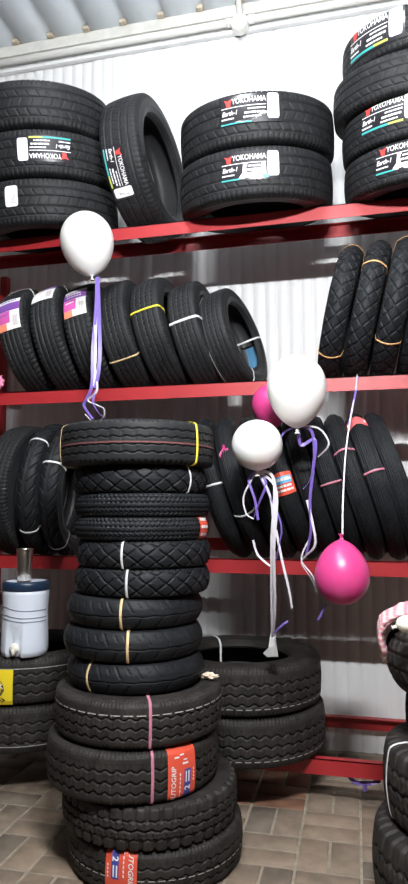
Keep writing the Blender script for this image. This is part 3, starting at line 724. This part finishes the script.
paint_line(FT[3], .035, M['line_pale'], .003, 4); strap(FT[3], FT[3]['_th']+xs(.12), M['strap_pink'], .010, 'pink packing strap')
strap(FT[4], FT[4]['_th']+xs(-.66), M['strap_tan'], .009); strap(FT[5], FT[5]['_th']+xs(-.08), M['strap_tan'], .009); strap(FT[6], FT[6]['_th']+xs(-.20), M['strap_tan'], .009)
strap(FT[7], FT[7]['_th']+xs(-.22), M['strap_white'], .008); strap(FT[8], FT[8]['_th']+xs(-.30), M['strap_white'], .008)
bandlabel(FT[9], FT[9]['_th']+xs(.90), M['paper_red'], .075, .11, 0, 0, 0)
strap(FT[11], FT[11]['_th']+xs(.70), M['strap_white'], .008)
paint_line(FT[12], -.005, M['line_red'], .006); strap(FT[12], FT[12]['_th']+xs(.72), M['strap_yellow'], .011, 'yellow packing strap'); strap(FT[12], FT[12]['_th']+xs(-.97), M['strap_tan'], .009, 'beige packing strap')

# ---- stack cut by the right edge of the picture
G_R = 'tyres in the stack at the right edge'
zc = 0.0
for i, (k, sc, X, Y, nm, lab) in enumerate((('lug_wide', 1.05, .356, 2.20, 'truck_tyre', 'bottom tyre of the stack at the right edge, standing on the pavers'),
                            ('lug_wide', .97, .370, 2.21, 'truck_tyre', 'tyre with a white strap, second from the floor at the right edge'),
                            ('van', .93, .400, 2.22, 'van_tyre', 'smaller set-back tyre, third from the floor at the right edge'),
                            ('lattice', 1.0, .375, 2.20, 'motorcycle_tyre', 'rounded tyre with dimpled tread under the pink striped cloth at the right edge'))):
    T = tyre_type(k); t = lying(nm, k, X, Y, zc, lab, G_R, scale=sc); zc += T.W*sc*.997
    if i == 1: strap(t, t['_th']+xs(-.92), M['strap_white'], .012, 'white packing strap')
    RS_TOP = zc

# ------------------------------------------------------------------ water jug and steel cup
TE_TOP = zE+.199+.198
jug = empty('water_jug', Matrix.Translation((-1.418, 2.610, TE_TOP)) @ Matrix.Rotation(rad(5), 4, 'Z') @ Matrix.Scale(.862, 4), 'white insulated water jug with navy rim and tap on the left truck tyres', 'jug')
def jug_body():
    n = 72; lv = [(0, .100), (.004, .112), (.03, .1165), (.08, .1155), (.16, .113), (.215, .1115), (.25, .1125), (.30, .1165), (.318, .117), (.322, .112)]
    V = []; F = []; k = len(lv)
    for i in range(n):
        th = 2*PI*i/n
        for z, r in lv:
            ang = ((th+PI/2+.10+PI) % (2*PI))-PI
            rr = r; zz = z
            if abs(ang) < .33 and z < .09: rr = r-.028*max(0, min(1, (.33-abs(ang))/.06))          # tap recess
            V.append((rr*math.cos(th), rr*math.sin(th), zz))
    for i in range(n):
        for q in range(k-1): F.append((i*k+q, ((i+1) % n)*k+q, ((i+1) % n)*k+q+1, i*k+q+1))
    F.append(tuple(i*k for i in range(n))[::-1]); F.append(tuple(i*k+k-1 for i in range(n)))
    return pymesh('body', V, F, M['jug'], True)
jb = link('body', jug_body(), jug)
for z0, dz in ((.225, .022), (.190, .018), (.172, .016)):
    pts = []
    for i in range(41):
        a = -PI/2-1.5+3.0*i/40; f = i/40; zz = z0+dz*(.5+.5*math.cos(PI*min(1, max(0, (f-.15)/.5))))
        r = float(np.interp(zz, [.08, .16, .215, .25, .30], [.1155, .113, .1115, .1125, .1165]))+.0003; pts.append((r*math.cos(a), r*math.sin(a), zz))
    bm = bmesh.new(); add_tube(bm, pts, .0026, 6); bmobj('moulded_line', bm, M['groove'], jb, True)
lathe('rim', [(.100, .318), (.117, .318), (.121, .324), (.121, .352), (.117, .362), (.104, .365), (.100, .360)], M['navy'], jug, label='navy blue rim')
lathe('lid', [(.0, .356), (.070, .356), (.084, .360), (.102, .363), (.100, .350)], M['jug'], jug)
ca = -PI/2-.10; tp = Vector((math.cos(ca), math.sin(ca), 0))
bm = bmesh.new(); r = bmesh.ops.create_uvsphere(bm, u_segments=16, v_segments=10, radius=.024); bmesh.ops.scale(bm, vec=(1, .7, 1.05), verts=r['verts']); bmesh.ops.translate(bm, vec=tp*.101+Vector((0, 0, .046)), verts=r['verts'])
add_tube(bm, [tp*.075+Vector((0, 0, .044)), tp*.10+Vector((0, 0, .044))], .011, 12); add_tube(bm, [tp*.106+Vector((0, 0, .045)), tp*.110+Vector((0, 0, .015))], [.012, .009], 12)
bmobj('tap', bm, M['tap'], jug, True, 'cream plastic tap')
cup = lathe('steel_tumbler', [(0, .0), (.032, .0), (.034, .003), (.036, .06), (.041, .152), (.042, .155), (.040, .156), (.039, .150), (.034, .01), (.0, .008)], M['steel'], None, 40)
cup.location = (-1.426, 2.605, TE_TOP+.314); cup.scale = (.885, .885, .885); tag(cup, 'brushed steel tumbler standing on the lid of the water jug', 'cup')

# ------------------------------------------------------------------ balloons
def balloon(name, c, r, h, material, label, flip=False, tilt=0.0, round_=False):
    root = empty(name, Matrix.Translation(c) @ Matrix.Rotation(tilt, 4, 'Y') @ (Matrix.Rotation(PI, 4, 'X') if flip else Matrix.Identity(4)), label, 'balloon', 'party balloons hanging in front of the rack')
    prof = []
    for i in range(33):
        a = PI*i/32; z = math.cos(a); s = math.sin(a)
        if z < 0 and not round_: s = s*(1-.20*z*z*(1.0)); zz = z*h*.56
        else: zz = z*h*(.44 if not round_ else .5)
        if round_ and z < 0: zz = z*h*.5
        prof.append((max(r*s, .0004), zz))
    zb = prof[-1][1]; prof = prof[:-2]+[(.006, zb-.002), (.0045, zb-.008)]
    lathe('body', prof, material, root, 56)
    lathe('knot', [(.0045, zb-.006), (.007, zb-.009), (.0045, zb-.013), (.010, zb-.020), (.011, zb-.022), (.003, zb-.020)], material, root, 20)
    return root, zb-.012
def ribbons(root, lst):
    inv = root.matrix_world.inverted()
    for pts, w, mm, tw in lst:
        me = ribbon_mesh('ribbon', pts, w, M[mm], tw); o = link('ribbon', me, root); me.transform(inv)
P = at
Yb = 2.60
bpy.context.view_layer.update()
b, zb = balloon('balloon', P(87, 241, Yb), .121, .300, M['balloon_white'], 'white balloon at left, hanging just under the top shelf with purple ribbons', tilt=rad(-9))
bpy.context.view_layer.update()
Y2 = 2.57
ribbons(b, [([P(97, 277, Yb), P(96, 310, Y2), P(93, 345, Y2), P(92, 384, Y2), P(87, 398, Y2), P(84, 406, Y2), P(93, 419, Y2)], .014, 'rib_purple', 1.2),
            ([P(98, 277, Yb), P(99, 315, Y2), P(100, 350, Y2), P(98, 375, Y2), P(95, 388, Y2)], .016, 'rib_purple', .8),
            ([P(97, 278, Yb), P(96, 330, Y2), P(95, 365, Y2), P(97, 390, Y2), P(88, 400, Y2), P(97, 405, Y2), P(104, 409, Y2), P(103, 418, Y2), P(93, 421, Y2), P(85, 414, Y2)], .009, 'rib_white', 2.0),
            ([P(97, 278, Yb), P(95, 320, Y2), P(96, 350, Y2), P(94, 386, Y2)], .008, 'rib_white', .5),
            ([P(96, 390, Y2), P(93, 402, Y2), P(98, 412, Y2), P(103, 417, Y2)], .010, 'rib_purple', 2.5)])
Y3 = 2.42
b, zb = balloon('balloon', P(296.5, 387, Y3), .113, .280, M['balloon_white'], 'big white balloon in front of the middle beam, purple ribbons below it')
bpy.context.view_layer.update()
Y4 = 2.45
ribbons(b, [([P(298, 426, Y3), P(301, 445, Y4), P(315, 440, Y4), P(313, 470, Y4), P(310, 500, Y4), P(311, 530, Y4), P(306, 556, Y4)], .012, 'rib_purple', 1.0),
            ([P(298, 426, Y3), P(312, 432, Y4), P(314, 465, Y4), P(309, 482, Y4), P(303, 489, Y4)], .012, 'rib_purple', 2.0),
            ([P(298, 426, Y3), P(318, 428, Y4), P(328, 440, Y4), P(327, 448, Y4), P(318, 457, Y4)], .007, 'rib_white', 1.0),
            ([P(307, 500, Y4), P(313, 525, Y4), P(315, 545, Y4), P(305, 557, Y4), P(302, 564, Y4), P(312, 580, Y4), P(317, 594, Y4)], .009, 'rib_white', 2.0),
            ([P(298, 426, Y3), P(286, 431, Y4), P(281, 437, Y4)], .008, 'rib_purple', .6),
            ([P(309, 540, Y4), P(303, 552, Y4), P(302, 562, Y4), P(312, 575, Y4), P(318, 590, Y4)], .006, 'rib_white', 1.4),
            ([P(326, 604, Y4), P(322, 612, Y4), P(318, 620, Y4)], .008, 'rib_purple', .5)])
b, zb = balloon('balloon', P(257, 445, 2.40), .0965, .192, M['balloon_white'], 'smaller round white balloon with long white ribbons, left of the biggest one', round_=True)
bpy.context.view_layer.update()
Y5 = 2.42
wz = [P(273, 635, 2.62), P(270, 635, 2.62), P(275, 638, 2.62)]
ribbons(b, [([P(257, 471, Y5), P(274, 480, Y5), P(272, 540, Y5), P(272, 600, 2.48), P(273, 640, 2.55)], .012, 'rib_white', .5),
            ([P(257, 471, Y5), P(276, 490, Y5), P(274, 550, Y5), P(275, 610, 2.48), P(272, 640, 2.55)], .010, 'rib_white', 1.0),
            ([P(257, 471, Y5), P(271, 500, Y5), P(273, 560, Y5), P(272, 640, 2.55)], .008, 'rib_white', 1.5),
            ([P(257, 471, Y5), P(249, 480, Y5), P(255, 500, Y5), P(258, 520, Y5)], .010, 'rib_purple', .8),
            ([P(257, 471, Y5), P(266, 483, Y5), P(259, 503, Y5), P(254, 518, Y5)], .010, 'rib_purple', 1.5),
            ([P(257, 471, Y5), P(244, 495, Y5), P(246, 513, Y5), P(254, 519, Y5)], .006, 'rib_white', 1.0),
            ([P(276, 530, Y5), P(282, 560, Y5), P(289, 590, Y5), P(292, 608, Y5)], .009, 'rib_white', 1.0),
            ([P(253, 540, Y5), P(258, 555, Y5), P(270, 566, Y5)], .008, 'rib_white', .8),
            ([P(274, 633, 2.5), P(281, 626, 2.48), P(288, 621, 2.48)], .007, 'rib_purple', .4),
            ([P(257, 471, Y5), P(280, 520, Y5), P(279, 545, Y5), P(276, 560, Y5)], .006, 'rib_purple', 1.4)])
# folded white paper tied to the end of those ribbons
tagc = P(272, 648, 2.55); e = empty('paper_weight', Matrix.Translation(tagc), 'folded white paper tied to the end of the long white ribbons above the truck tyres', 'paper')
bm = bmesh.new(); pts = [(-.004, 0, .062), (.012, .004, .060), (.024, .0, -.032), (.006, -.012, -.030), (-.018, -.006, -.034), (-.036, 0, -.022), (-.012, -.014, .004), (.012, -.016, .014)]
vs = [bm.verts.new(p) for p in pts]
for f in ((0, 1, 7), (0, 7, 6), (1, 2, 7), (2, 3, 7), (3, 6, 7), (3, 4, 6), (4, 5, 6)): bm.faces.new([vs[i] for i in f])
bmesh.ops.solidify(bm, geom=bm.faces[:], thickness=.003); bmobj('folded_sheet', bm, M['paper_white'], e)
bm = bmesh.new(); add_tube(bm, [(.004, 0, .055), (.003, 0, .066)], [.010, .007], 10); bmobj('tie', bm, M['rib_white'], e)
b, zb = balloon('balloon', P(342, 576, 2.42), .0985, .232, M['balloon_pink'], 'bright pink balloon hanging knot upward from the middle beam by a string', flip=True)
bpy.context.view_layer.update()
ribbons(b, [([P(342.5, 542, 2.42), P(343, 500, 2.50), P(346, 450, 2.575), P(352, 410, 2.68), P(355.5, 392, 2.785), P(357, 376.5, 2.79), P(357, 375, 2.815)], .006, 'rib_white', .5),
            ([P(349, 425, 2.65), P(353, 405, 2.71), P(356, 390, 2.79), P(357.5, 376, 2.79)], .009, 'rib_purple', .2)])
b, zb = balloon('balloon', P(271, 404, 2.66), .080, .19, M['balloon_pink'], 'pink balloon mostly hidden behind the biggest white balloon')

# ------------------------------------------------------------------ small loose things
def crumple(name, c, size, material, label, cat, seed, sc=(1, 1, 1), rough=.45, parent=None):
    rn = random.Random(seed); bm = bmesh.new(); bmesh.ops.create_icosphere(bm, subdivisions=3, radius=size)
    import mathutils
    for v in bm.verts:
        n = mathutils.noise.noise(v.co*(2.6/size)+Vector((seed, 0, 0)))+.5*mathutils.noise.noise(v.co*(6/size)+Vector((seed, 3, 0)))
        v.co *= 1+rough*n; v.co = Vector((v.co.x*sc[0], v.co.y*sc[1], v.co.z*sc[2]))
    o = bmobj(name, bm, material); o.location = c; return tag(o, label, cat)
crumple('plastic_bag', Vector((-1.715, 2.775, Z_C+.043)), .045, M['pinkplastic'], 'crumpled pink plastic at the left end of the middle shelf', 'plastic', 3, (1.1, .6, 1.0))
crumple('rag', at(16, 407, 2.86), .022, M['rag'], 'small dirty white rag stuck under the left end of the middle beam', 'rag', 5, (1.3, .6, .55), .7)
crumple('paper_scrap', Vector((-.533, 2.335, FT10_TOP+.011)), .020, M['scrap'], 'crumpled beige paper scrap on the shoulder of a truck tyre in the front stack', 'paper', 9, (1.5, .8, .55), .8)
# pink bow tied on the tyre
e = empty('ribbon_bow', Matrix.Translation(at(222, 452, 2.63)), 'small pink bow hanging beside the front stack near the round balloon', 'bow')
for pts in ([(0, 0, 0), (.008, 0, .016), (.004, 0, .030)], [(0, 0, 0), (.016, 0, .008), (.026, 0, .014)], [(0, 0, 0), (-.006, -.002, -.012), (.002, 0, -.028)]):
    link('loop', ribbon_mesh('loop', pts, .012, M['balloon_pink'], .8, thick=.001), e)
e = empty('ribbon_bow', Matrix.Translation(at(364, 783, 2.83)), 'purple ribbon bow lying under the bottom front beam', 'bow')
for pts in ([(-.06, 0, .02), (-.03, -.01, .002), (0, 0, 0), (.03, -.01, .006), (.065, 0, .016)], [(0, 0, 0), (.004, 0, -.018), (.0, 0, -.035)]):
    link('loop', ribbon_mesh('loop', pts, .016, M['rib_purple'], .8, thick=.001), e)
# striped cloth over the top tyre at the right edge
def cloth():
    pts = [(.60, .03), (.46, .035), (.34, .035), (.24, .034), (.15, .024), (.092, -.002), (.066, -.035), (.062, -.075), (.070, -.115)]
    C = catmull([(x, z) for x, z in pts], 7); n = len(C); wv = 26; V = []; F = []; UVs = []
    for i, (x, z) in enumerate(C):
        f = i/(n-1); w = .21*(1-.45*max(0, (f-.45)/.55)**.8)
        for j in range(wv+1):
            t = j/wv-.5; y = 2.19+t*w
            rip = .010*math.sin(j*1.75+i*.16)*(1 if f < .7 else .6)
            end = -.016*(j % 3) if i == n-1 else 0
            V.append((x-(rip if f > .55 else 0), y-.02*math.sin(f*3), RS_TOP+z+(rip if f <= .55 else 0)+end+.012)); UVs.append((f*9.0+.25*t, j/wv*2.0))
    for i in range(n-1):
        for j in range(wv): a = i*(wv+1)+j; F.append((a, a+1, a+wv+2, a+wv+1))
    me = pymesh('striped_cloth', V, F, M['knit'], True); ul = me.uv_layers.new(name='UVMap')
    for lp_ in me.loops: ul.data[lp_.index].uv = UVs[lp_.vertex_index]
    o = link('striped_cloth', me); md = o.modifiers.new('s', 'SOLIDIFY'); md.thickness = .012
    tag(o, 'pink and white striped knitted cloth draped over the right edge stack', 'cloth')
cloth()
e = empty('balloon', Matrix.Translation(at(407, 624, 1.96)), 'small cream deflated balloon on the tyre below the striped cloth', 'balloon')
bm = bmesh.new(); r = bmesh.ops.create_uvsphere(bm, u_segments=24, v_segments=16, radius=.027); bmesh.ops.scale(bm, vec=(1.15, 1, .88), verts=r['verts']); bmobj('body', bm, M['tap'], e, True)
bm = bmesh.new(); add_tube(bm, [(-.024, 0, -.006), (-.034, 0, -.010), (-.042, -.002, -.012)], [.008, .004, .007], 10); bmobj('knot', bm, M['tap'], e, True)

for o in bpy.data.objects:
    for kk in ('_k', '_th'):
        if kk in o: del o[kk]
